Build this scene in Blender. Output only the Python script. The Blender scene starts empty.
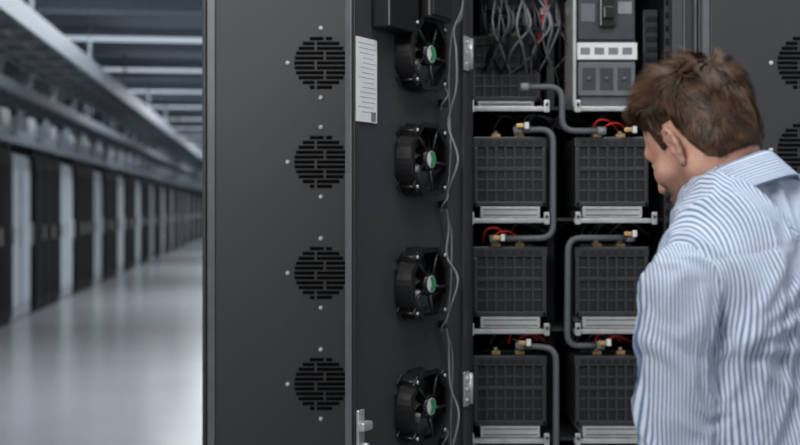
import bpy, bmesh, math, random
import numpy as np
from mathutils import Vector, Matrix, noise
DEBUG=0
random.seed(4); rng=np.random.default_rng(4)
S=bpy.context.scene
S.view_settings.view_transform='Standard'
COL=S.collection
F=1111.0; CZ=1.45; HY=208.0
def wx(px,d): return (px-400)/F*d
def wz(py,d): return CZ-(py-HY)/F*d
def sr(c): return tuple(((v/255)/12.92 if v/255<=0.04045 else ((v/255+0.055)/1.055)**2.4) for v in c)

# ---------------------------------------------------------------- materials
def mat(name,rgb,rough=0.5,metal=0.0,var=0.06,scale=30,bump=0.0,bscale=200,emit=None,es=0,spec=0.5):
    m=bpy.data.materials.new(name); m.use_nodes=True; nt=m.node_tree; b=nt.nodes['Principled BSDF']
    c=sr(rgb)
    tc=nt.nodes.new('ShaderNodeTexCoord'); n=nt.nodes.new('ShaderNodeTexNoise'); n.inputs['Scale'].default_value=scale
    n.inputs['Detail'].default_value=4
    nt.links.new(tc.outputs['Object'],n.inputs['Vector'])
    r=nt.nodes.new('ShaderNodeValToRGB')
    r.color_ramp.elements[0].color=(*[v*(1-var*2) for v in c],1); r.color_ramp.elements[1].color=(*[min(1,v*(1+var*2)) for v in c],1)
    r.color_ramp.elements[0].position=.3; r.color_ramp.elements[1].position=.7
    nt.links.new(n.outputs['Fac'],r.inputs['Fac']); nt.links.new(r.outputs['Color'],b.inputs['Base Color'])
    b.inputs['Roughness'].default_value=rough; b.inputs['Metallic'].default_value=metal
    b.inputs['Specular IOR Level'].default_value=spec
    if bump>0:
        n2=nt.nodes.new('ShaderNodeTexNoise'); n2.inputs['Scale'].default_value=bscale
        nt.links.new(tc.outputs['Object'],n2.inputs['Vector'])
        bp=nt.nodes.new('ShaderNodeBump'); bp.inputs['Strength'].default_value=bump; bp.inputs['Distance'].default_value=0.002
        nt.links.new(n2.outputs['Fac'],bp.inputs['Height']); nt.links.new(bp.outputs['Normal'],b.inputs['Normal'])
    if emit:
        b.inputs['Emission Color'].default_value=(*sr(emit),1); b.inputs['Emission Strength'].default_value=es
    return m
M={}
M['panel']=mat('powder_coat_dark',(42,43,45),0.48,0,0.03,3,0.25,900)
M['panel2']=mat('powder_coat_inner',(54,55,57),0.45,0,0.03,3,0.25,900)
M['edge']=mat('panel_edge_grey',(88,90,92),0.4)
M['black']=mat('black_plastic',(24,24,25),0.32,0,0.1,40)
M['blade']=mat('fan_blade_plastic',(68,69,71),0.3,0,0.1,40)  # grey lifted so the blades carry light reflections in their base colour
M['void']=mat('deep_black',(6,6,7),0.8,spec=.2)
M['slot']=mat('vent_slot_shade',(6,6,7),0.9,spec=.1)  # near-black bars laid on the panel, painting the shade inside open slots
M['batt']=mat('battery_plastic',(46,47,49),0.36,0,0.06,20,0.15,500)
M['battrec']=mat('battery_recess',(11,12,13),0.5)
M['steel']=mat('galvanised_steel',(188,188,186),0.35,0.5,0.08,25)
M['inner']=mat('rack_inner_metal',(26,27,29),0.5)
M['hose']=mat('grey_conduit',(80,82,85),0.5,0,0.05,60)
M['cable']=mat('cable_black',(26,26,27),0.4)
M['cabgrey']=mat('cable_grey',(120,121,124),0.45)
M['red']=mat('cable_red',(190,40,26),0.4)
M['white']=mat('white_plastic',(205,205,203),0.5,0,0.03)
M['paper']=mat('paper_label',(215,216,215),0.7,0,0.02)
M['ink']=mat('label_ink',(110,112,116),0.7)
M['green']=mat('green_sticker',(45,140,85),0.5)
M['brass']=mat('brass_terminal',(200,165,110),0.35,0.5)
M['brk']=mat('breaker_grey',(92,95,100),0.45)
M['brkd']=mat('breaker_dark',(52,54,58),0.45)
M['srack']=mat('server_cabinet_black',(9,11,14),0.6,0,0.1,5,spec=.12)
M['sdoor']=mat('aisle_door_grey',(158,165,173),0.3,0.1,0.08,3)
M['tray']=mat('cable_tray_metal',(112,121,130),0.5,0.2)
M['pipe']=mat('light_duct',(200,208,216),0.4)
M['ceil']=mat('ceiling_tile',(168,178,188),0.7,0,0.05,1)
M['beam']=mat('ceiling_beam',(138,148,158),0.6)
M['lamp']=mat('luminaire_diffuser',(220,228,236),0.5,0,0,1,emit=(205,218,232),es=.65)
M['wall']=mat('painted_wall',(190,198,206),0.7,0,0.04,2)
M['floor']=mat('epoxy_floor',(168,171,177),0.22,0,0.03,0.8,0.05,60)

# ---------------------------------------------------------------- builder
class B:
    def __init__(s,mats): s.v=[];s.f=[];s.m=[];s.sm=[];s.mats=mats;s.T=Matrix.Identity(4)
    def mi(s,k):
        if k not in s.mats: s.mats.append(k)
        return s.mats.index(k)
    def add(s,vs,fs,k,smooth=False):
        o=len(s.v); s.v+= [tuple(s.T@Vector(v)) for v in vs]
        for f in fs: s.f.append(tuple(i+o for i in f)); s.m.append(s.mi(k)); s.sm.append(smooth)
    def box(s,x0,x1,y0,y1,z0,z1,k,b=0.0):
        if b<=0:
            vs=[(x,y,z) for x in(x0,x1) for y in(y0,y1) for z in(z0,z1)]
            s.add(vs,[(0,1,3,2),(4,6,7,5),(0,4,5,1),(2,3,7,6),(0,2,6,4),(1,5,7,3)],k)
        else:
            bm=bmesh.new(); bmesh.ops.create_cube(bm,size=1)
            for v in bm.verts: v.co=Vector(((x0+x1)/2+v.co.x*(x1-x0),(y0+y1)/2+v.co.y*(y1-y0),(z0+z1)/2+v.co.z*(z1-z0)))
            bmesh.ops.bevel(bm,geom=bm.edges[:],offset=b,segments=2,affect='EDGES',profile=0.5)
            bm.verts.index_update()
            s.add([v.co.copy() for v in bm.verts],[[v.index for v in f.verts] for f in bm.faces],k); bm.free()
    def tube(s,pts,r,k,n=10,rs=None,cap=True):
        pts=[Vector(p) for p in pts]; vs=[];fs=[]
        up=None
        for i,p in enumerate(pts):
            t=(pts[min(i+1,len(pts)-1)]-pts[max(i-1,0)]).normalized()
            if up is None: up=t.orthogonal().normalized()
            up=(up-t*up.dot(t)); up=up.normalized() if up.length>1e-6 else t.orthogonal().normalized()
            w=t.cross(up); rr=rs[i] if rs else r
            for j in range(n):
                a=2*math.pi*j/n; vs.append(p+up*math.cos(a)*rr+w*math.sin(a)*rr)
        for i in range(len(pts)-1):
            for j in range(n):
                a=i*n+j;b=i*n+(j+1)%n; fs.append((a,b,b+n,a+n))
        if cap: fs.append(tuple(range(n-1,-1,-1))); fs.append(tuple(range((len(pts)-1)*n,len(pts)*n)))
        s.add(vs,fs,k,True)
    def cyl(s,a,b,r,k,n=24): s.tube([a,b],r,k,n)
    def lathe(s,prof,k,n=48,closed=True,ph=0):
        vs=[];fs=[];m=len(prof)
        for j in range(n):
            a=2*math.pi*j/n+ph
            for r,z in prof: vs.append((r*math.cos(a),r*math.sin(a),z))
        for j in range(n):
            j2=(j+1)%n
            for i in range(m if closed else m-1):
                i2=(i+1)%m; fs.append((j*m+i,j2*m+i,j2*m+i2,j*m+i2))
        s.add(vs,fs,k,False)
    def obj(s,name,parent=None):
        me=bpy.data.meshes.new(name)
        me.from_pydata(s.v,[],s.f)
        for k in s.mats: me.materials.append(M[k])
        me.polygons.foreach_set('material_index',s.m); me.polygons.foreach_set('use_smooth',s.sm)
        bm=bmesh.new(); bm.from_mesh(me); bmesh.ops.recalc_face_normals(bm,faces=bm.faces); bm.to_mesh(me); bm.free()
        o=bpy.data.objects.new(name,me); COL.objects.link(o)
        if parent: o.parent=parent
        return o
def inst(o,name,loc,rot=None):
    c=bpy.data.objects.new(name,o.data); COL.objects.link(c); c.location=loc
    c.rotation_euler=rot if rot is not None else o.rotation_euler
    return c
def smooth_path(pts,sub=6):
    P=[Vector(p) for p in pts]; P=[P[0]]+P+[P[-1]]; out=[]
    for i in range(1,len(P)-2):
        for t in range(sub):
            u=t/sub; a,b,c,d=P[i-1],P[i],P[i+1],P[i+2]
            out.append(0.5*((2*b)+(c-a)*u+(2*a-5*b+4*c-d)*u*u+(3*b-a-3*c+d)*u**3))
    out.append(P[-2]); return out
def round_path(pts,r=0.03,seg=5):
    P=[Vector(p) for p in pts]; out=[P[0]]
    for i in range(1,len(P)-1):
        a=(P[i-1]-P[i]); b=(P[i+1]-P[i]); q=min(r,a.length*.49,b.length*.49)
        A=P[i]+a.normalized()*q; C=P[i]+b.normalized()*q
        for t in range(seg+1):
            u=t/seg; out.append(A*(1-u)**2+P[i]*2*u*(1-u)+C*u*u)
    out.append(P[-1]); return out

# ================================================================= HALL
ANG=math.atan(0.119)
RZ=Matrix.Rotation(ANG,4,'Z')
def hall(b): b.T=RZ
H_CEIL=3.5
b=B([]); b.box(-14,9,-5,82,-0.1,0,'floor'); b.obj('floor')
b=B([]); b.box(-14,9,-5,82,H_CEIL,H_CEIL+0.1,'ceil'); b.obj('ceiling')
b=B([]); hall(b); b.box(-6.2,-6.05,-4,76,0,H_CEIL,'wall'); b.obj('wall_left')
b=B([]); hall(b); b.box(-6.05,8,76,76.15,0,H_CEIL,'wall'); b.obj('wall_back')
b=B([]); hall(b)
y=4.0
for i in range(26):
    b.box(-6,3,y+1.0,y+1.25,H_CEIL-0.26,H_CEIL-0.002,'beam'); y+=2.65
b.obj('trim_1')
bl=B([]); bl.box(-1.6,1.6,-0.16,0.16,-0.05,0,'tray'); bl.box(-1.55,1.55,-0.14,0.14,-0.058,-0.05,'lamp')
first=None
y=4.0
for i in range(26):
    loc=RZ@Vector((-1.55,y,H_CEIL-0.22))
    if first is None:
        for xx in(-1.3,1.3): bl.box(xx-.01,xx+.01,-.01,.01,0,0.22,'tray')
        first=bl.obj('ceiling_light'); first.location=loc; first.rotation_euler=(0,0,ANG)
    else: inst(first,'ceiling_light',loc)
    y+=2.65
def tray(x,z,w,h,nm,k='tray'):
    b=B([]); hall(b)
    for xx in(x-w/2,x+w/2): b.box(xx-.02,xx+.02,2,75,z,z+h,k)
    yy=2.2
    while yy<74: b.box(x-w/2,x+w/2,yy,yy+.08,z,z+.03,k); yy+=0.6
    yy=3
    while yy<74:
        for xx in(x-w/2,x+w/2): b.box(xx-.012,xx+.012,yy,yy+.024,z+h,H_CEIL-0.001,k)
        yy+=2.65
    for q in range(7): b.cyl((x-w/2+.05+q*(w-.10)/6,2,z+.06),(x-w/2+.05+q*(w-.10)/6,75,z+.06),.03,'hose' if q%3 else 'cabgrey',6)
    b.obj(nm)
tray(-1.95,2.72,0.5,0.16,'cable_tray')
tray(-2.75,2.62,0.35,0.12,'cable_tray')
b=B([]); hall(b)
b.box(-4.1,-3.35,6,74,2.32,2.5,'pipe')
yy=6.5
while yy<74:
    b.box(-3.75,-3.4,yy,yy+.5,2.5,2.75,'pipe'); b.cyl((-3.3,yy+.3,2.4),(-3.0,yy+.3,H_CEIL),.05,'pipe',8); b.box(-4.0,-3.5,yy+.9,yy+1.0,2.2,2.32,'tray'); yy+=1.65
b.obj('air_duct')
def cabinet_mesh():
    b=B([])
    b.box(-1.0,0,0,2.0,0.0,2.2,'srack')
    for i in range(3):
        y0=i*2/3+.02; y1=(i+1)*2/3-.02
        b.box(0,0.03,y0,y1,0.08,2.12,'srack',0.004)
        b.box(0.03,0.034,y0+.06,y1-.06,0.2,2.0,'void')
        b.box(0.03,0.06,y1-.05,y1-.03,1.0,1.2,'steel')
    b.box(-0.9,-0.04,2.001,3.29,0.0,0.02,'tray')
    b.box(-0.12,-0.04,2.001,3.29,0.02,2.15,'sdoor')
    for a in(2.001,2.65):
        b.box(-.04,-.02,a+.01,a+.62,.03,2.1,'sdoor')
        b.box(-.02,-.012,a+.07,a+.56,.2,1.95,'pipe')
        b.box(-.012,.02,a+.57,a+.59,.95,1.25,'steel')
    return b
c0=None
for k in range(-3,17):
    y=15.8+k*3.3
    L1=RZ@Vector((-3.22,y,0))
    if c0 is None:
        c0=cabinet_mesh().obj('server_cabinet'); c0.location=L1; c0.rotation_euler=(0,0,ANG)
    else: inst(c0,'server_cabinet',L1)

# ================================================================= FRONT CABINETS
YF=2.95; YB=3.80; CH=2.15
def vent(b,cx,cz,y,r=0.071):
    n=11
    for i in range(n):
        z=cz-r+ (i+.5)*2*r/n
        hw=math.sqrt(max(0,r*r-(z-cz)**2))
        h=2*r/n*0.37
        g=.010 if (i//2)%2 else -.014
        for a,c in ((-hw,g-.003),(g+.003,hw)):
            if c-a>.006: b.box(cx+a,cx+c,y-.0010,y+.002,z-h,z+h,'slot')
    for dx,dz in((-.088,0),(.0,.092),(.0,-.092),(.088,0)):
        b.cyl((cx+dx,y-.004,cz+dz),(cx+dx,y,cz+dz),.0055,'white',10)
def closed_cabinet(x0,x1,vents,nm):
    b=B([])
    b.box(x0,x1,YF+.02,YB,0.0,CH,'inner')
    b.box(x0,x0+.010,YF-.012,YF+.02,0.02,CH-.01,'panel',.002)
    b.box(x0+.012,x0+.032,YF-.004,YF+.02,0.02,CH-.01,'edge')
    b.box(x0+.0335,x1-.004,YF-.006,YF+.019,0.06,CH-.02,'panel',.003)
    b.box(x0+.0315,x1-.002,YF+.005,YF+.02,0.03,CH-.01,'void')
    for cx,cz in vents: vent(b,cx,cz,YF-.006)
    return b.obj(nm)
vc=[(wx(321,2.944),wz(py,2.944)) for py in(63,162,273,384)]
vc.append((vc[0][0],vc[3][1]-.295)); vc.append((vc[0][0],vc[3][1]-.59))
closed_cabinet(wx(203,YF),0.140,vc,'equipment_cabinet')
vr=[(wx(804,2.944),z) for _,z in vc]; vr[1]=(vr[1][0],wz(150,2.944))
closed_cabinet(wx(697,YF),wx(697,YF)+.70,vr,'equipment_cabinet')

XL=0.168; XR=0.722; XRR=wx(697,YF)-.003
b=B([])
b.box(XL-.022,XL+.010,YF-.0,YB,0.0,CH,'panel2')
b.box(XR,XR+.006,YF+.03,YB,0.0,CH,'inner')
b.box(XR,XR+.028,YF-.004,YF+.04,0,CH,'panel2',.002)
b.box(XR+.029,XR+.033,YF-.006,YF+.03,0,CH,'edge')
b.box(XR+.034,XRR-.006,YF+.006,YF+.05,0,CH,'panel')
b.box(XRR-.005,XRR,YF-.006,YB,0,CH,'edge')
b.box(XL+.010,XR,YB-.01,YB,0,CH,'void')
b.box(XL+.010,XR,YF,YB-.01,CH-.02,CH,'inner'); b.box(XL+.010,XR,YF,YB-.01,0.0,0.06,'inner')
b.box(wx(556,3.05)-.010,wx(556,3.05)+.010,3.16,3.19,.06,CH-.02,'inner')
for z in np.arange(.1,2.1,.035):
    for xx in(XL+.014,XR-.010):
        b.box(xx-.004,xx+.004,YF+.008,YF+.009,z,z+.016,'void')
b.box(XL+.010,XL+.026,YF+.01,YF+.03,.06,CH-.02,'inner')
b.box(XR-.018,XR,YF+.01,YF+.03,.06,CH-.02,'inner')
D=3.0
shz=[wz(py,D) for py in(107,218,328,437)]; shz+= [shz[3]-.297, shz[3]-.594]
for z in shz:
    b.box(XL+.012,XR-.002,YF+.045,3.60,z-.008,z,'inner')
    for a,c in((468,549),(574,656)):
        x0,x1=wx(a,2.985),wx(c,2.985)
        b.box(x0,x1,2.975,2.993,z-.013,z-.001,'steel',.0015)
        for xx in(x0+.008,x1-.008):
            b.box(xx-.007,xx+.007,2.966,2.975,z-.017,z+.016,'steel',.002)
            b.cyl((xx,2.962,z+.004),(xx,2.966,z+.004),.004,'cable',8)
BC=b.obj('battery_cabinet')

def battery():
    b=B([]); w=.0975;h=.187
    t=.030
    b.box(-w,w,0.014,.42,t,t+h,'batt',.003)
    b.box(-w+.006,w-.006,.006,.014,t+.006,t+h-.03,'battrec')
    b.box(-w-.003,w+.003,0,.05,t+h-.026,t+h+.002,'batt',.003)
    b.box(-w-.001,-w+.010,0,.02,t,t+h-.026,'batt',.002)
    b.box(w-.010,w+.001,0,.02,t,t+h-.026,'batt',.002)
    b.box(-w,w,0,.02,t,t+.014,'batt',.002)
    for i in range(1,7):
        x=-w+.010+i*(2*w-.02)/7
        b.box(x-.0030,x+.0030,0.001,.014,t+.012,t+h-.026,'batt',.0008)
    for i in range(1,5):
        z=t+.014+i*(h-.04)/5
        hh=.005 if i==3 else .0026
        b.box(-w+.01,w-.01,.000 if i==3 else .003,.014,z-hh,z+hh,'batt',.0008)
    for i in range(8):
        x=-w+.022+i*(2*w-.044)/7
        b.box(x-.008,x+.008,-.001,0,t+h-.020,t+h-.008,'battrec')
    b.box(-.080,.080,-.004,.42,0,.003,'steel'); b.box(-.080,.080,-.006,-.003,0,.030,'steel',.001)
    b.box(-.072,.072,-.0075,-.006,.006,.009,'hose'); b.box(-.072,.072,-.0075,-.006,.021,.0235,'hose')
    b.box(-.080,-.077,-.004,.42,0,.029,'steel'); b.box(.077,.080,-.004,.42,0,.029,'steel')
    b.box(-.07,.07,.09,.38,t+h,t+h+.006,'batt',.002)
    for x in(-.035,.03):
        b.box(x-.012,x+.012,.03,.055,t+h+.001,t+h+.012,'brass',.002)
        b.cyl((x,.042,t+h+.01),(x,.042,t+h+.02),.006,'steel',8)
    return b
bt=None
for zi,z in enumerate(shz[1:5]):
    for px in(510,612):
        loc=(wx(px,D),D,z+.0003)
        if bt is None: bt=battery().obj('battery_module'); bt.location=loc
        else: inst(bt,'battery_module',loc)
inst(bt,'battery_module',(wx(506,3.16),3.17,shz[0]+.0005))

b=B([]); x0,x1=wx(577,3.02),wx(636,3.02); zb=shz[0]+.001; zt=2.03
yf=3.03
b.box(x0,x1,yf,yf+.12,zb,zt,'brk',.004)
zz=lambda py: wz(py,3.02)
b.box(x0+.004,x1-.004,yf-.014,yf,zz(40),zz(-12),'brkd',.003)
b.box(wx(600,3),wx(616,3),yf-.03,yf-.014,zz(28),zz(-2),'black',.004)
b.box(wx(603,3),wx(613,3),yf-.042,yf-.03,zz(20),zz(8),'black',.003)
b.box(wx(582,3),wx(596,3),yf-.0155,yf-.014,zz(22),zz(4),'brk'); b.box(wx(619,3),wx(633,3),yf-.0155,yf-.014,zz(14),zz(2),'cabgrey')
b.box(x0-.002,x1+.002,yf-.018,yf,zz(60),zz(43),'white',.002)
for i in range(4): b.box(x0+.008+i*.038,x0+.034+i*.038,yf-.0188,yf-.018,zz(55),zz(48),'ink')
b.box(x0+.002,x1-.002,yf-.012,yf,zz(96),zz(62),'brk',.003)
for i in range(3):
    xx=x0+.014+i*.048; b.box(xx,xx+.036,yf-.0135,yf-.012,zz(90),zz(68),'brkd',.0)
    b.cyl((xx+.018,yf-.016,zz(79)),(xx+.018,yf-.0135,zz(79)),.006,'hose',12)
b.box(x0-.014,x0-.006,yf-.03,yf+.12,zb,zt,'steel')
b.obj('circuit_breaker')
b=B([]); b.box(wx(643,3.08),.715,3.08,3.2,shz[0]+.001,2.0,'brkd',.003)
for i in range(9): b.box(wx(646,3.08),.711,3.077,3.08,shz[0]+.02+i*.028,shz[0]+.034+i*.028,'battrec')
b.obj('terminal_block')
b=B([])
y=3.3
b.box(wx(480,y),wx(566,y),y,y+.02,shz[0]+.24,2.1,'inner')
for i in range(40):
    px=480+random.random()*74; py=2+random.random()*40
    x=wx(px,y); z=max(wz(py,y),shz[0]+.25)
    b.box(x,x+.01+.03*random.random(),y-.02-.03*random.random(),y,z,z+.006+.02*random.random(),random.choice(['brkd','hose','black','white','brk','steel','black']),.001)
b.obj('control_board',BC)

def hose(pts,r=.0085,k='hose',d=2.985,rad=.035):
    b=B([]); P=[(wx(p[0],d),d+(p[2] if len(p)>2 else 0),wz(p[1],d)) for p in pts]
    b.tube(round_path(P,rad),r,k,10)
    for i in(0,-1):
        p=Vector(P[i]); q=Vector(P[1 if i==0 else -2]); t=(q-p).normalized()
        b.cyl(p-t*.004,p+t*.018,r*1.35,'cabgrey',10)
    b.obj('conduit_hose',BC)
hose([(522,87,0),(562,87,0),(562,131,0),(604,131,0)])
hose([(516,130,.02),(553,129,0),(553,238,0),(492,239,.02)])
hose([(634,238,.02),(568,238,0),(567,346,0),(604,346,.02)])
hose([(518,346,.02),(556,348,0),(556,470,0),(510,490,.02)])
hose([(634,455,.02),(568,455,0),(568,520,0),(600,545,.02)])
b=B([])
def wire(pts,r,k,d=3.0): b.tube(smooth_path([(wx(p[0],d),d+(p[2] if len(p)>2 else 0),wz(p[1],d)) for p in pts]),r,k,6)
for (x,y) in((600,124),(490,232),(516,335),(602,337)):
    wire([(x-6,y+10,.03),(x-4,y-2,.0),(x+6,y-4,.0),(x+14,y+0,.02),(x+24,y+8,.06)],.0028,'red')
    wire([(x+2,y+10,.03),(x+6,y+2,.0),(x+16,y-1,.0),(x+26,y+3,.02),(x+34,y+10,.06)],.0022,'red')
    wire([(x-14,y+12,.05),(x-8,y+2,.02),(x+2,y+6,.0),(x+10,y+3,.03)],.0026,'cable')
for (x,y) in((520,126),(628,130),(496,238),(628,234),(522,343),(602,343)):
    P=Vector((wx(x,2.985),2.985,wz(y,2.985))); b.box(P.x-.010,P.x+.010,P.y-.006,P.y+.01,P.z-.005,P.z+.006,'brass',.002); b.box(P.x+.012,P.x+.024,P.y-.004,P.y+.01,P.z-.008,P.z+.010,'white',.002)
for i in range(26):
    x=478+random.random()*84; k=random.choice(['cable','cable','cabgrey','hose','black','red' if i%3==0 else 'cable'])
    wire([(x,-10,.1),(x+random.uniform(-12,12),20,.08),(x+random.uniform(-14,14),45,.12),(x+random.uniform(-20,20),75,.20),(x,103,.25)],random.uniform(.002,.0045),k)
for r0 in(120,230,340):
    for i in range(14):
        x=480+random.random()*150
        wire([(x,r0+8,.1),(x+random.uniform(5,12),r0-6,.07),(x+25,r0-4+random.uniform(-3,3),.09),(x+45,r0+6,.12)],.0026,random.choice(['cable','cabgrey','hose','black','black']))
b.obj('wire_harness',BC)

# ================================================================= OPEN DOOR
HG=Vector((0.173,2.925,0)); Dd=Vector((-0.52,-0.857,0)).normalized(); Nn=Vector((0.857,-0.52,0)).normalized()
DM=Matrix(((Dd.x,Nn.x,0,HG.x),(Dd.y,Nn.y,0,HG.y),(0,0,1,0),(0,0,0,1)))
W=.542; z0,z1=.08,2.13
b=B([]); b.T=DM
b.box(.004,W,-.004,0,z0,z1,'panel2')
b.box(W-.002,W+.004,-.014,.002,z0,z1,'edge',.0015)
b.box(.0,.006,-.012,.012,z0,z1,'panel2')
b.box(.006,.030,0,.010,z0,z1,'panel2',.002)
b.box(W-.022,W-.006,0,.005,z0,z1,'panel',.001)
b.box(.004,W,-.014,-.004,z1-.004,z1,'panel'); b.box(.004,W,-.014,-.004,z0,z0+.004,'panel')
b.box(.33,.46,.001,.05,1.86,2.06,'black',.004)
b.box(.20,.31,.001,.07,1.90,2.06,'black',.006); b.box(.21,.30,.07,.074,1.91,2.04,'inner')
b.box(.505,.530,.005,.012,.90,1.0,'steel',.002); b.box(.498,.537,.012,.03,.955,.975,'steel',.003); b.cyl((.517,.012,.92),(.517,.028,.92),.008,'steel',12)
for z in(wz(55,2.93),wz(387,2.93),.4):
    b.box(.008,.036,.010,.016,z-.045,z+.045,'steel',.002); b.cyl((.006,.018,z-.04),(.006,.018,z+.04),.007,'steel',12)
    for dz in(-.028,0,.028): b.cyl((.026,.016,z+dz),(.026,.020,z+dz),.005,'white',8)
CD=b.obj('cabinet_door')
b=B([]); b.T=DM
b.box(.445,.532,.0055,.0062,wz(122,2.5),wz(38,2.5),'paper')
zt=wz(38,2.5)
for i in range(15):
    z=zt-.012-i*.011
    b.box(.45+.01*random.random(),.50+.025*random.random(),.0062,.0065,z-.0012,z,'ink')
b.box(.45,.47,.0062,.0065,zt-.187,zt-.165,'ink')
b.obj('label_sheet',CD)
def fan():
    b=B([])
    R=.088; H=.050
    for zz in(0,H-.005):
        b.lathe([(R-.006,zz),(R+.007,zz),(R+.007,zz+.005),(R-.006,zz+.005)],'black',8,ph=math.pi/8)
    b.lathe([(R-.004,.004),(R-.001,.004),(R-.004,H-.004),(R-.007,H-.004)],'black',40)
    for k in range(4):
        a=math.pi/4+k*math.pi/2
        T=b.T; b.T=T@Matrix.Rotation(a,4,'Z')
        for zz in(0,H-.005):
            b.box(R-.006,R+.014,-.014,.014,zz,zz+.005,'black',.002)
        b.cyl((R+.006,0,0),(R+.006,0,H),.004,'black',8)
        b.cyl((R+.006,0,H),(R+.006,0,H+.003),.0045,'steel',8)
        b.T=T
    b.lathe([(0.0005,.004),(.026,.004),(.028,.010),(.028,H-.006),(.025,H),(0.0005,H)],'black',32,False)
    b.lathe([(0.0005,H),(.020,H),(.020,H+.0012),(0.0005,H+.0012)],'white',28,False)
    b.add([(0,0,H+.0018)]+[(.0185*math.cos(a),.0185*math.sin(a),H+.0018) for a in np.linspace(math.pi*.35,math.pi*1.65,14)],[(0,i,i+1) for i in range(1,14)],'green')
    for k in range(5):
        a=k*math.pi*2/5+.35
        b.tube([(.025*math.cos(a),.025*math.sin(a),H-.004),((R-.004)*math.cos(a+.15),(R-.004)*math.sin(a+.15),H-.004)],.0038,'black',6)
    for k in range(7):
        a0=k*2*math.pi/7; vs=[];n=7
        for i in range(n):
            r=.027+(R-.011-.027)*i/(n-1); sw=.55*(i/(n-1))
            vs+= [(r*math.cos(a0+sw),r*math.sin(a0+sw),.010),(r*math.cos(a0+sw+.33),r*math.sin(a0+sw+.33),.022),(r*math.cos(a0+sw+.60),r*math.sin(a0+sw+.60),.038)]
        fs=[]
        for i in range(n-1):
            for j in range(2): q=i*3+j; fs.append((q,q+1,q+4,q+3))
        b.add(vs,fs,'blade',True)
    return b
fz=[wz(py,2.70) for py in(56,160,283,404)]+[.974-.3,.974-.6]
f0=None; s0=.272
for z in fz:
    m=DM@Matrix.Translation((s0,.0005,z))@Matrix(((1,0,0,0),(0,0,1,0),(0,-1,0,0),(0,0,0,1)))
    if f0 is None: f0=fan().obj('cooling_fan'); o=f0
    else:
        o=bpy.data.objects.new('cooling_fan',f0.data); COL.objects.link(o)
    o.parent=CD; o.matrix_world=m
b=B([]); b.T=DM
def dw(pts,r,k): b.tube(smooth_path(pts,8),r,k,6)
dw([(.06,.03,2.1),(.075,.03,1.97),(.13,.035,1.9),(.155,.055,1.84),(.155,.055,1.75),(.15,.03,1.66),(.155,.06,1.57),(.16,.03,1.48),(.13,.02,1.40),(.14,.02,1.33),(.155,.06,1.27),(.16,.03,1.17),(.13,.02,1.10),(.13,.025,1.0),(.15,.06,.93),(.16,.03,.8)],.0028,'cabgrey')
dw([(.05,.02,2.1),(.06,.02,1.95),(.11,.02,1.9),(.13,.02,1.78),(.12,.02,1.60),(.14,.02,1.45),(.115,.02,1.38),(.12,.02,1.25),(.14,.02,1.15),(.11,.02,1.07),(.12,.02,.9),(.12,.02,.7)],.0022,'cabgrey')
for q in fz[:4]:
    dw([(.165,.02,q-.06),(.16,.035,q-.085),(.18,.03,q-.11),(.17,.02,q-.125),(.15,.02,q-.11)],.0018,'cabgrey')
    b.box(.150,.170,.01,.03,q-.118,q-.098,'black',.002)
b.obj('fan_cable',CD)

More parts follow.
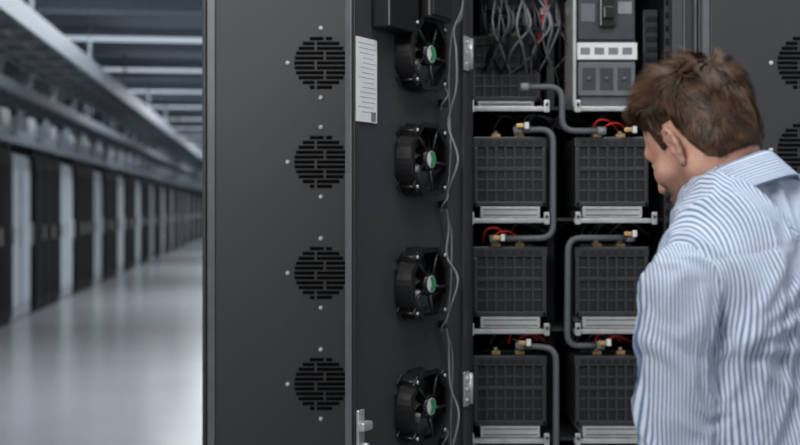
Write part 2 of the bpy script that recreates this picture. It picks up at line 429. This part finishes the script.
# ================================================================= MAN
def ell(P,c,r):
    q=P-np.array(c,dtype=np.float32); r=np.array(r,dtype=np.float32)
    k0=np.linalg.norm(q/r,axis=1); k1=np.linalg.norm(q/(r*r),axis=1)+1e-9
    return k0*(k0-1)/k1
def cap(P,a,b_,r1,r2=None):
    r2=r1 if r2 is None else r2
    a=np.array(a,dtype=np.float32); b_=np.array(b_,dtype=np.float32); ba=b_-a
    t=np.clip(((P-a)@ba)/(ba@ba),0,1)
    return np.linalg.norm(P-a-t[:,None]*ba,axis=1)-(r1+(r2-r1)*t)
def smin(a,b_,k):
    h=np.clip(.5+.5*(b_-a)/k,0,1); return b_+(a-b_)*h-k*h*(1-h)
def smax(a,b_,k): return -smin(-a,-b_,k)
def snet(f,lo,hi,h,proj=2):
    lo=np.array(lo,float);hi=np.array(hi,float)
    ax=[np.arange(lo[i],hi[i]+h,h,dtype=np.float32) for i in range(3)]
    G=np.stack(np.meshgrid(*ax,indexing='ij'),-1); n=G.shape[:3]
    fl=G.reshape(-1,3); V=np.concatenate([f(fl[i:i+300000]) for i in range(0,len(fl),300000)]).reshape(n)
    I=V<0
    c=np.zeros([k-1 for k in n],np.int8)
    sl=lambda o,m: slice(o,m-1+o)
    for a in(0,1):
        for b2 in(0,1):
            for d in(0,1): c+=I[sl(a,n[0]),sl(b2,n[1]),sl(d,n[2])]
    mask=(c>0)&(c<8); idx=-np.ones(c.shape,np.int64); cells=np.argwhere(mask); idx[mask]=np.arange(len(cells))
    acc=np.zeros((len(cells),3));cnt=np.zeros(len(cells))
    C=[(a,b2,d) for a in(0,1) for b2 in(0,1) for d in(0,1)]
    for p in C:
        for q in C:
            if sum(abs(p[i]-q[i]) for i in range(3))==1 and p<q:
                va=V[cells[:,0]+p[0],cells[:,1]+p[1],cells[:,2]+p[2]]; vb=V[cells[:,0]+q[0],cells[:,1]+q[1],cells[:,2]+q[2]]
                x=(va<0)!=(vb<0); t=np.where(x,va/np.where(x,va-vb,1),0)
                pt=np.array(p)+(np.array(q)-np.array(p))*t[:,None]
                acc+=np.where(x[:,None],pt,0); cnt+=x
    v=lo+h*(cells+acc/cnt[:,None])
    quads=[]
    for a in range(3):
        o=[i for i in range(3) if i!=a]
        s0_=[slice(None)]*3;s1_=[slice(None)]*3; s0_[a]=slice(0,-1); s1_[a]=slice(1,None)
        A=I[tuple(s0_)];Bb=I[tuple(s1_)]
        e=np.argwhere(A!=Bb); ok=(e[:,o[0]]>0)&(e[:,o[1]]>0)&(e[:,o[0]]<n[o[0]]-1)&(e[:,o[1]]<n[o[1]]-1); e=e[ok]
        def cell(d0,d1):
            k=e.copy(); k[:,o[0]]-=d0; k[:,o[1]]-=d1; return idx[k[:,0],k[:,1],k[:,2]]
        q=np.stack([cell(1,1),cell(0,1),cell(0,0),cell(1,0)],1)
        ins=A[e[:,0],e[:,1],e[:,2]]
        flip=ins if a!=1 else ~ins
        q[~flip]=q[~flip][:,::-1]; quads.append(q)
    q=np.concatenate(quads)
    def grad(x,e=.0008):
        g=np.stack([f((x+np.eye(3)[i]*e).astype(np.float32))-f((x-np.eye(3)[i]*e).astype(np.float32)) for i in range(3)],1)/(2*e); return g
    for _ in range(proj):
        g=grad(v); val=f(v.astype(np.float32)); step=val[:,None]*g/np.maximum((g*g).sum(1),.3)[:,None]
        v=v-np.clip(step,-h,h)*.8
    g=grad(v); nrm=g/np.maximum(np.linalg.norm(g,axis=1),1e-6)[:,None]
    return v,q,nrm
def mesh_np(name,v,q,m,parent=None,attrs=None):
    me=bpy.data.meshes.new(name); me.from_pydata(v.tolist(),[],q.tolist()); me.materials.append(m)
    me.polygons.foreach_set('use_smooth',[True]*len(me.polygons))
    if attrs:
        for k,a in attrs.items():
            at=me.attributes.new(k,'FLOAT','POINT'); at.data.foreach_set('value',a.astype(np.float32))
    o=bpy.data.objects.new(name,me); COL.objects.link(o)
    if parent: o.parent=parent
    return o
man=bpy.data.objects.new('man',None); COL.objects.link(man)
V3=lambda *a: np.array(a,float)
TH=math.radians(40)
Fw=V3(-math.sin(TH),math.cos(TH),0); Lf=V3(-math.cos(TH),-math.sin(TH),0); Up=V3(0,0,1)
C7=V3(.545,1.72,1.490)
PEL=V3(.615,1.67,.97)
SL=V3(.408,1.615,1.335); SRt=V3(.692,1.845,1.440)
EL=V3(.418,1.655,1.045); WLh=V3(.355,1.80,.84)
ER=V3(.80,1.90,1.13); WRh=V3(.72,2.02,.90)
HC=V3(.479,1.775,1.555)
THh=math.radians(35); HS=.92
HR=Matrix.Rotation(THh,3,'Z')@Matrix.Rotation(math.radians(-32),3,'X')@Matrix.Rotation(math.radians(-7),3,'Y')
HRn=np.array(HR)
toL=lambda P:((P-HC)@HRn)/HS
toW=lambda P:(P*HS)@HRn.T+HC
NB=toL((C7+Fw*.050+V3(0,0,-.045))[None])[0]
def head_core(P):
    A=P.copy(); A[:,0]=np.abs(A[:,0])
    d=ell(A,(0,-.014,.036),(.077,.100,.087))
    d=smin(d,ell(A,(0,-.045,.0),(.062,.055,.07)),.03)
    d=smin(d,ell(A,(0,.030,-.030),(.060,.066,.080)),.03)
    d=smin(d,cap(A,(.053,.0,-.048),(.016,.068,-.098),.017,.018),.022)
    d=smin(d,ell(A,(0,.074,-.098),(.022,.018,.018)),.02)
    d=smin(d,ell(A,(.044,.055,-.022),(.024,.026,.022)),.02)
    d=smin(d,cap(A,(.008,.088,.028),(.045,.070,.026),.010,.009),.015)
    d=smax(d,-ell(A,(.031,.103,.008),(.016,.014,.011)),.012)
    d=smin(d,cap(A,(0,.092,.018),(0,.112,-.024),.007,.011),.010)
    d=smin(d,ell(A,(.012,.103,-.029),(.009,.011,.008)),.006)
    d=smin(d,ell(A,(0,.094,-.055),(.024,.010,.006)),.006)
    d=smin(d,ell(A,(0,.092,-.066),(.020,.011,.007)),.006)
    d=smin(d,cap(P,(0,-.036,-.02),NB,.057,.062),.035)
    return d
EARC=np.array((.079,-.008,-.006),dtype=np.float32)
def ear(P):
    A=P.copy(); A[:,0]=np.abs(A[:,0])
    q=A-EARC
    ca,sa=math.cos(.45),math.sin(.45)
    x=q[:,0]*ca+q[:,1]*sa; y=-q[:,0]*sa+q[:,1]*ca
    E=np.stack([x,y*math.cos(.15)+q[:,2]*math.sin(.15),-y*math.sin(.15)+q[:,2]*math.cos(.15)],1).astype(np.float32)
    d=ell(E,(.002,0,.002),(.006,.016,.028))
    pts=[(.004,.012,.004),(.006,.013,.018),(.007,.004,.030),(.008,-.009,.030),(.009,-.018,.018),(.008,-.018,.002),(.006,-.012,-.014),(.004,-.003,-.026),(.002,.006,-.028)]
    for a,b2 in zip(pts[:-1],pts[1:]): d=smin(d,cap(E,a,b2,.0036),.004)
    d=smin(d,ell(E,(.003,.001,-.026),(.004,.008,.009)),.005)
    d=smin(d,cap(E,(.006,-.010,.016),(.006,-.008,-.006),.0028),.004)
    d=smax(d,-ell(E,(.010,.002,-.002),(.008,.008,.011)),.004)
    d=smin(d,ell(E,(.004,.012,-.006),(.004,.004,.006)),.003)
    return d
def head_f(P): return smin(head_core(P),ear(P),.005)
v,q,nr=snet(head_f,(-.105,-.20,-.23),(.105,.135,.135),.0027)
ms=bpy.data.materials.new('skin'); ms.use_nodes=True; nt=ms.node_tree; bs=nt.nodes['Principled BSDF']
tc=nt.nodes.new('ShaderNodeTexCoord'); n1=nt.nodes.new('ShaderNodeTexNoise'); n1.inputs['Scale'].default_value=35; n1.inputs['Detail'].default_value=6
nt.links.new(tc.outputs['Object'],n1.inputs['Vector']); rp=nt.nodes.new('ShaderNodeValToRGB')
rp.color_ramp.elements[0].color=(*sr((172,120,102)),1); rp.color_ramp.elements[1].color=(*sr((204,160,140)),1); rp.color_ramp.elements[0].position=.3; rp.color_ramp.elements[1].position=.7
at=nt.nodes.new('ShaderNodeAttribute'); at.attribute_name='stub'
n3=nt.nodes.new('ShaderNodeTexNoise'); n3.inputs['Scale'].default_value=900; nt.links.new(tc.outputs['Object'],n3.inputs['Vector'])
mm=nt.nodes.new('ShaderNodeMath'); mm.operation='MULTIPLY'; nt.links.new(at.outputs['Fac'],mm.inputs[0]); nt.links.new(n3.outputs['Fac'],mm.inputs[1])
mxs=nt.nodes.new('ShaderNodeMix'); mxs.data_type='RGBA'; mxs.inputs[7].default_value=(*sr((84,60,50)),1)
nt.links.new(mm.outputs[0],mxs.inputs[0]); nt.links.new(n1.outputs['Fac'],rp.inputs['Fac']); nt.links.new(rp.outputs['Color'],mxs.inputs[6]); nt.links.new(mxs.outputs[2],bs.inputs['Base Color']); bs.inputs['Roughness'].default_value=.55
bs.inputs['Subsurface Weight'].default_value=.15; bs.inputs['Subsurface Radius'].default_value=(1,.3,.15); bs.inputs['Subsurface Scale'].default_value=.008
n2=nt.nodes.new('ShaderNodeTexNoise'); n2.inputs['Scale'].default_value=400; nt.links.new(tc.outputs['Object'],n2.inputs['Vector'])
bp=nt.nodes.new('ShaderNodeBump'); bp.inputs['Strength'].default_value=.25; bp.inputs['Distance'].default_value=.001; nt.links.new(n2.outputs['Fac'],bp.inputs['Height']); nt.links.new(bp.outputs['Normal'],bs.inputs['Normal'])
sst=lambda x:(lambda y:y*y*(3-2*y))(np.clip(x,0,1))
stub=sst((-.015-v[:,2])/.03)*sst((v[:,1]+.01)/.03)*sst((v[:,2]+.135)/.02)*1.1
mesh_np('head',toW(v),q,ms,man,{'stub':stub})
for sx in(-1,1):
    bm=bmesh.new(); bmesh.ops.create_uvsphere(bm,u_segments=24,v_segments=16,radius=.0105)
    me=bpy.data.meshes.new('eye'); bm.to_mesh(me); bm.free(); me.materials.append(M['white']); me.materials.append(M['black'])
    c=V3(sx*.029,.0765,.007)
    for p in me.polygons:
        p.use_smooth=True
        if p.center.y>.0085: p.material_index=1
    o=bpy.data.objects.new('eye',me); COL.objects.link(o); o.parent=man
    o.matrix_world=Matrix.Translation(toW(c[None])[0])@HR.to_4x4()
# --- hair
ys=np.array([-.14,-.06,-.045,-.032,-.024,.004,.010,.026,.033,.055,.072,.13])
zs=np.array([-.074,-.070,-.056,-.024,.030,.034,-.002,-.002,.045,.060,.082,.095])
def hl(P): return P[:,2]-np.interp(P[:,1]+P[:,2]*.12,ys,zs)
def hair_off(P): 
    e=hl(P); return -.003+.0048*sst(e/.012)+.014*sst((P[:,2]+.01)/.10)*sst(e/.04)
def hair_f(P): return head_core(P)-hair_off(P)
hv,hq,hn=snet(hair_f,(-.11,-.15,-.09),(.11,.13,.16),.0035)
kq=(hair_off(hv)>-.0026)[hq].all(1)
nz=np.array([noise.noise(Vector((p[0]*38,p[1]*16,p[2]*16))) for p in hv.tolist()])
e0=sst(hl(hv)/.05); hv=hv+hn*((nz*.006-.002)*e0)[:,None]
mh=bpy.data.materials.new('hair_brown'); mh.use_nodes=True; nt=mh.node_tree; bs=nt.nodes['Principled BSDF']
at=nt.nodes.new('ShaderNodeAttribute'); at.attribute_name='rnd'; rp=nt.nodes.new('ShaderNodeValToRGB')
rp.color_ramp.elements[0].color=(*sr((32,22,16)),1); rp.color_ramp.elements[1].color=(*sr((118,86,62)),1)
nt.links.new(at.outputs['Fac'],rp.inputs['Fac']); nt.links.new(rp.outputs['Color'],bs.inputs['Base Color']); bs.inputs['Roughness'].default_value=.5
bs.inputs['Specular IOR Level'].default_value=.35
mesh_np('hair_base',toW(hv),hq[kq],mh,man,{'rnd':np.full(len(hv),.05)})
cand=np.where(hl(hv)>.001)[0]
N=22000; pick=rng.choice(cand,N); P0=hv[pick]+rng.normal(0,.0012,(N,3))
crown=V3(.012,-.075,.095)
def nv(P,s): return np.array([noise.noise_vector(Vector((p[0]*s,p[1]*s,p[2]*s))) for p in P.tolist()])
def flow(P,n_):
    top=sst((P[:,2]-.045)/.045)
    away=P-crown; away/= np.linalg.norm(away,axis=1)[:,None]+1e-6
    down=np.tile(V3(0,-.05,-1),(len(P),1)); down[:,1]+= np.where(P[:,1]>-.03,-.45,0.)
    fwd=np.tile(V3(.25,1,.0),(len(P),1))
    t=(away*.7+fwd*.6)*top[:,None]+(away*.4+down)*(1-top)[:,None]
    t=t+nv(P,30)*1.1+nv(P,75)*.4
    t-= n_*(t*n_).sum(1)[:,None]
    return t/(np.linalg.norm(t,axis=1)[:,None]+1e-6)
n0=hn[pick]; e=hl(P0)
Lh=.006+.018*sst(e/.08)+.024*sst((P0[:,2]-.05)/.05); Lh*=rng.uniform(.7,1.2,N)
clift=nv(P0,40)[:,0]*.6
SEG=6; path=[P0]; p=P0.copy(); nn=n0.copy(); f1=sst(e/.05)
for s in range(SEG):
    t=flow(p,nn); lift=(.55+clift)*(1-s/SEG)*f1+(.15*sst((P0[:,2]-.06)/.04))-.02
    p=p+(t+nn*lift[:,None])*(Lh/SEG)[:,None]
    dd=hair_f(p.astype(np.float32)); g=np.stack([hair_f((p+np.eye(3)[i]*.001).astype(np.float32))-hair_f((p-np.eye(3)[i]*.001).astype(np.float32)) for i in range(3)],1); g/=np.linalg.norm(g,axis=1)[:,None]+1e-9
    nn=g; p=p+nn*np.maximum(0,.0005-dd)[:,None]*.5; path.append(p.copy())
path=np.stack(path,1)
wd=.0006
tt=np.gradient(path,axis=1); side=np.cross(tt,nn[:,None,:]); side/=np.linalg.norm(side,axis=2)[:,:,None]+1e-9
taper=np.linspace(1,.2,SEG+1)[None,:,None]
Lp=path-side*wd*taper; Rp=path+side*wd*taper
vv=np.stack([Lp,Rp],2).reshape(-1,3)
base=(np.arange(N)*(SEG+1)*2)[:,None]
k=np.arange(SEG)[None,:]*2
qq=np.stack([base+k,base+k+1,base+k+3,base+k+2],-1).reshape(-1,4)
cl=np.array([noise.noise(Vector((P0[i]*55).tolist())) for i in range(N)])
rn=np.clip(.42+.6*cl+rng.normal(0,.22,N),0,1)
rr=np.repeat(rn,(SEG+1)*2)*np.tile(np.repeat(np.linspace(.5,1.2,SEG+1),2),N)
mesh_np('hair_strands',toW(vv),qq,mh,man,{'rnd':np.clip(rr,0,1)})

# --- shirt
SP=C7-PEL; SPl=np.linalg.norm(SP); Sx=SP/SPl
La=(SL-SRt); La-=Sx*(La@Sx); La/=np.linalg.norm(La); Fa=np.cross(La,Sx)
if Fa@Fw<0: Fa=-Fa
TB=np.stack([La,Fa,Sx],1)
toT=lambda P:((P-PEL)@TB).astype(np.float32)
tp=lambda p: toT(np.array(p)[None])[0]
tSL,tSR,tC7=tp(SL),tp(SRt),tp(C7)
def torso(P):
    T=toT(P)
    d=ell(T,(0,.03,.33),(.172,.118,.23))
    d=smin(d,ell(T,(0,.035,.10),(.165,.120,.24)),.08)
    d=smin(d,ell(T,(0,.03,-.02),(.172,.125,.16)),.06)
    d=smin(d,ell(T,(.075,-.035,.38),(.075,.055,.10)),.05)
    d=smin(d,ell(T,(-.075,-.035,.38),(.075,.055,.10)),.05)
    d=smin(d,cap(T,tSL*.86+tC7*.14+np.float32([0,.0,-.012]),tC7+np.float32([.02,.025,-.020]),.050,.052),.05)
    d=smin(d,cap(T,tSR*.86+tC7*.14+np.float32([0,.0,-.012]),tC7+np.float32([-.02,.025,-.020]),.050,.052),.05)
    d=smin(d,ell(T,(0,.05,tC7[2]-.01),(.066,.072,.05)),.03)
    return d
def armL(P): return smin(cap(P,SL,EL,.064,.060),cap(P,EL,WLh,.058,.036),.02)
def armR(P): return smin(cap(P,SRt,ER,.065,.060),cap(P,ER,WRh,.058,.036),.02)
def shirt_f(P):
    t=smax(torso(P),.93-P[:,2],.006); a=np.minimum(armL(P),armR(P))
    return smin(t,a,.022)
v,q,nr=snet(shirt_f,(.24,1.40,.78),(.98,2.12,1.60),.0055,1)
def seg_d(P,a,b2):
    ba=b2-a; t=np.clip(((P-a)@ba)/(ba@ba),0,1); return np.linalg.norm(P-a-t[:,None]*ba,axis=1),t
tv=toT(v)
disp=np.zeros(len(v))
for i,pv in enumerate(tv.tolist()):
    a=noise.noise(Vector((pv[0]*9,pv[1]*9,pv[2]*4+3)))
    b2=noise.noise(Vector((pv[0]*13+a*2.5+pv[2]*5,pv[1]*12,pv[2]*7-pv[0]*4+a*2)))
    disp[i]=.007*a+.011*(0.35-abs(b2)*1.8)
arm_axis=(EL-SL)/np.linalg.norm(EL-SL)
pit=tp(V3(.455,1.58,1.25)).astype(float)
for (du,dz,amp,wdt) in [(-.16,.12,.014,.009),(-.16,.05,.017,.010),(-.18,-.03,.015,.011),(-.12,-.11,.017,.011),(-.06,-.17,.016,.010),(-.01,-.22,.015,.010),(-.12,.17,.011,.009)]:
    a=pit+V3(0,-.03,0); e2=a+V3(du,-.05,dz); d_,t=seg_d(tv.astype(float)*V3(1,.4,1),a*V3(1,.4,1),e2*V3(1,.4,1))
    disp+=amp*np.exp(-(d_/wdt)**2)*(1-t)**.6*sst(t/.1+.3)
ta=torso(v.astype(np.float32)); aL=armL(v.astype(np.float32)); aR=armR(v.astype(np.float32)); mskv=ta-np.minimum(aL,aR)-.002; isarm=mskv>0
h_=(v-SL)@arm_axis; latv=(v-SL)@La; frv=(v-SL)@Fa
nfo=np.array([noise.noise(Vector((p[0]*8,p[1]*8,p[2]*8))) for p in v.tolist()])
fold=np.sin((h_*1.0+latv*.8+frv*.3)*55+5*nfo); fold2=np.sin((h_*1.0-latv*.9)*38+6*nfo+1)
aw=sst(mskv/.02)
disp+=aw*(.006*np.clip(fold,-.3,1)*np.clip(nfo*2+.7,0,1)+.0055*np.clip(fold2,-.2,1)*np.clip(.6-nfo*2,0,1))
disp-=.005*np.exp(-(mskv/.007)**2)
yz=tC7[2]-.105
ykv=tv[:,2]-yz+.25*tv[:,0]**2
disp-=np.where((~isarm)&(tv[:,1]<.03),.0015*np.exp(-(ykv/.004)**2),0)
v2=v+nr*disp[:,None]
latA=(v-np.where((aL<aR)[:,None],SL,SRt))
axA=np.where((aL<aR)[:,None],(EL-SL)/np.linalg.norm(EL-SL),(ER-SRt)/np.linalg.norm(ER-SRt))
latA=latA-axA*(latA*axA).sum(1)[:,None]
ua=latA@(.77*La+.64*Fa)
ut=tv[:,0].astype(float)
uy=ut*.95+tv[:,2]*.22*np.where(ut>0,1,-1)*np.clip(np.abs(ut)/.03,0,1)
mc=bpy.data.materials.new('striped_cotton'); mc.use_nodes=True; nt=mc.node_tree; bs=nt.nodes['Principled BSDF']
def A_(n):
    a=nt.nodes.new('ShaderNodeAttribute'); a.attribute_name=n; return a.outputs['Fac']
def MA(op,a,b_=None):
    m=nt.nodes.new('ShaderNodeMath'); m.operation=op
    for i,x in enumerate((a,b_)):
        if x is None: continue
        if isinstance(x,(int,float)): m.inputs[i].default_value=x
        else: nt.links.new(x,m.inputs[i])
    return m.outputs[0]
def LERP(f,a,b_): return MA('ADD',MA('MULTIPLY',MA('SUBTRACT',1.0,f),a),MA('MULTIPLY',f,b_))
fy=MA('GREATER_THAN',A_('m_yoke'),0.0); fa=MA('GREATER_THAN',A_('m_arm'),0.0)
uo=LERP(fa,LERP(fy,A_('u_body'),A_('u_yoke')),A_('u_arm'))
sn_=MA('SINE',MA('MULTIPLY',uo,2*math.pi/.0050))
mr=nt.nodes.new('ShaderNodeMapRange'); mr.inputs[1].default_value=-.2; mr.inputs[2].default_value=.7; nt.links.new(sn_,mr.inputs[0])
mx=nt.nodes.new('ShaderNodeMix'); mx.data_type='RGBA'; mx.inputs[6].default_value=(*sr((200,208,220)),1); mx.inputs[7].default_value=(*sr((92,112,146)),1)
nt.links.new(mr.outputs[0],mx.inputs[0]); nt.links.new(mx.outputs[2],bs.inputs['Base Color']); bs.inputs['Roughness'].default_value=.85
tc=nt.nodes.new('ShaderNodeTexCoord'); n2=nt.nodes.new('ShaderNodeTexNoise'); n2.inputs['Scale'].default_value=40; n2.inputs['Detail'].default_value=6
nt.links.new(tc.outputs['Object'],n2.inputs['Vector']); bp=nt.nodes.new('ShaderNodeBump'); bp.inputs['Strength'].default_value=.4; bp.inputs['Distance'].default_value=.005
nt.links.new(n2.outputs['Fac'],bp.inputs['Height']); nt.links.new(bp.outputs['Normal'],bs.inputs['Normal'])
mesh_np('shirt',v2,q,mc,man,{'u_body':ut,'u_yoke':uy,'u_arm':ua,'m_yoke':np.where(tv[:,1]<.05,ykv,-1.),'m_arm':mskv})
ax=(Sx*.72+Fw*.30+V3(-.06,-.02,.35)); ax/=np.linalg.norm(ax)
cc=C7+Fw*.045+V3(.004,0,-.004)
bk=-Fw; bk=bk-ax*(bk@ax); bk/=np.linalg.norm(bk); lt=np.cross(bk,ax)
prof=[(.000,-.040),(.001,.010),(.003,.022),(.008,.025),(.013,.021),(.022,-.004),(.034,-.030),(.031,-.033),(.015,-.006),(.008,.013)]
cum=np.concatenate([[0],np.cumsum([math.dist(prof[i],prof[i+1]) for i in range(len(prof)-1)])])
nA=72; vs=[];uu=[]
for i in range(nA):
    ph=-math.pi*.93+2*math.pi*.93*i/(nA-1)
    fr=abs(ph)/math.pi
    rl=.068;rb=.072
    for j,(dr,h) in enumerate(prof):
        ext=(-.022*float(sst((fr-.55)/.4)) if h<.01 and dr>.012 else 0)
        wob=.0015*math.sin(ph*7+dr*90)
        r1=rl+dr+wob; r2=rb+dr+wob
        pnt=cc+bk*math.cos(ph)*r2+lt*math.sin(ph)*r1+ax*(h-.014*fr+ext)
        vs.append(pnt); uu.append(cum[j]*.93)
fs=[];m=len(prof)
for i in range(nA-1):
    for j in range(m): fs.append((i*m+j,(i+1)*m+j,(i+1)*m+(j+1)%m,i*m+(j+1)%m))
uu=np.array(uu); zz_=np.zeros(len(uu))-1
o=mesh_np('collar',np.array(vs),np.array(fs),mc,man,{'u_body':uu,'u_yoke':uu,'u_arm':uu,'m_yoke':zz_,'m_arm':zz_})
md=o.modifiers.new('s','SUBSURF'); md.levels=1; md.render_levels=1
# --- trousers & shoes
Hl=PEL+Lf*.09+V3(0,0,-.03); Hr=PEL-Lf*.09+V3(0,0,-.03)
FLt=V3(PEL[0],PEL[1],0)+Lf*.11+Fw*.06; FRt=V3(PEL[0],PEL[1],0)-Lf*.12-Fw*.04
KL=Hl*.5+FLt*.5+Fw*.05+V3(0,0,.03); KR=Hr*.5+FRt*.5+Fw*.03+V3(0,0,.03)
def trous(P):
    T=toT(P); d=ell(T,(0,.03,-.03),(.168,.120,.13)); d=smax(d,P[:,2]-.955,.004)
    for H_,K_,A_2 in((Hl,KL,FLt),(Hr,KR,FRt)):
        d=smin(d,cap(P,H_+V3(0,0,-.05),K_,.088,.066),.03); d=smin(d,smax(cap(P,K_,A_2+V3(0,0,.06),.066,.052),.045-P[:,2],.005),.02)
    return d
mt=mat('navy_trousers',(38,42,54),.8,0,.08,40,.4,600)
v,q,nr=snet(trous,(.25,1.35,.02),(1.0,2.05,1.02),.010,1); mesh_np('trousers',v,q,mt,man)
def shoes(P):
    d=None
    for A_2 in(FLt,FRt):
        s_=smin(cap(P,A_2+V3(0,0,.045)-Fw*.04,A_2+V3(0,0,.036)+Fw*.15,.042,.036),cap(P,A_2+V3(0,0,.05),A_2+V3(0,0,.10),.042,.04),.03)
        s_=smax(s_,-P[:,2]+.001,.003); d=s_ if d is None else np.minimum(d,s_)
    return d
v,q,nr=snet(shoes,(.25,1.40,-.02),(1.0,2.10,.17),.007,1); mesh_np('shoes',v,q,M['black'],man)
def hand(WR_,EB,side):
    dr=(WR_-EB); dr/=np.linalg.norm(dr)
    out=Lf*side; out=out-dr*(out@dr); out/=np.linalg.norm(out)
    fr=np.cross(dr,out); fr/=np.linalg.norm(fr)
    if fr@Fw<0: fr=-fr
    def pt(a,b2,c): return WR_+dr*a+fr*b2+out*c
    segs=[]
    for b2,L,st in((.030,.072,.088),(.010,.080,.092),(-.011,.074,.088),(-.030,.058,.080)):
        p0=pt(.055,b2*.75,0);segs.append((p0,pt(st,b2,0),.0105,.0095)); p1=pt(st,b2,0); ang=.35
        for fL,r1 in((.45,.0092),(.30,.0084),(.25,.0076)):
            d_=dr*math.cos(ang)-out*math.sin(ang); p2=p1+d_*L*fL; segs.append((p1,p2,r1,r1*.92)); p1=p2; ang+=.35
    t0=pt(.018,.022,-.006); t1=pt(.050,.052,-.018); t2=pt(.078,.060,-.028); t3=pt(.100,.056,-.036)
    th=[(t0,t1,.015,.012),(t1,t2,.0115,.0100),(t2,t3,.0098,.0082)]
    def f(P):
        qx=np.stack([(P-WR_)@dr,(P-WR_)@fr,(P-WR_)@out],1).astype(np.float32)
        d=ell(qx,(.048,0,0),(.052,.042,.017)); d=smin(d,cap(qx,(-.05,0,0),(.015,0,0),.026,.025),.02)
        fd=None
        for a,b2,r1,r2 in segs:
            x=cap(P,a,b2,r1,r2); fd=x if fd is None else np.minimum(fd,x)
        d=smin(d,fd,.006)
        td=None
        for a,b2,r1,r2 in th:
            x=cap(P,a,b2,r1,r2); td=x if td is None else smin(td,x,.004)
        return smin(d,td,.008)
    c=WR_+dr*.07
    return snet(f,c-.14,c+.14,.0035,1)
for WR_,EB,sd_ in((WLh,EL,1),(WRh,ER,-1)):
    v,q,nr=hand(WR_,EB,sd_); mesh_np('hand',v,q,ms,man,{'stub':np.zeros(len(v))})

# ================================================================= LIGHTS
def area(nm,loc,tgt,sx,sy,pw,col=(1,1,1)):
    l=bpy.data.lights.new(nm,'AREA'); l.shape='RECTANGLE'; l.size=sx; l.size_y=sy; l.energy=pw; l.color=col
    o=bpy.data.objects.new(nm,l); COL.objects.link(o); o.location=loc
    o.rotation_euler=(Vector(tgt)-Vector(loc)).to_track_quat('-Z','Y').to_euler(); return o
area('key_softbox',(-1.7,-0.4,3.0),(0.4,2.9,1.3),1.3,1.0,90,(1,.99,.97))
area('ceiling_panel_light',(0.8,1.6,3.4),(0.7,1.9,0),1.6,0.8,34,(.95,.98,1))
area('side_softbox',(2.9,0.4,2.3),(.6,2.6,1.4),1.2,1.2,16,(.95,.98,1))
for i in range(7):
    p=RZ@Vector((-1.0,9+i*9,3.1)); area('hall_light',p,(p.x,p.y,0),3.0,5.0,170,(.93,.97,1))
w=bpy.data.worlds.new('world'); S.world=w; w.use_nodes=True
w.node_tree.nodes['Background'].inputs[0].default_value=(.84,.91,1,1); w.node_tree.nodes['Background'].inputs[1].default_value=.42
# ================================================================= CAMERA
cd=bpy.data.cameras.new('camera'); cam=bpy.data.objects.new('camera',cd); COL.objects.link(cam); S.camera=cam
cam.location=(0,0,CZ); cam.rotation_euler=(math.pi/2,0,0); cd.sensor_width=36; cd.lens=F*36/800
cd.shift_y=-(222.5-HY)/800; cd.clip_end=200
cd.dof.use_dof=True; cd.dof.focus_distance=2.2; cd.dof.aperture_fstop=3.1
if DEBUG:
    cd.lens*=2.6; cd.shift_x=2.6*(690-400)/800; cd.shift_y=-2.6*(190-HY+0)/800; cd.dof.use_dof=False
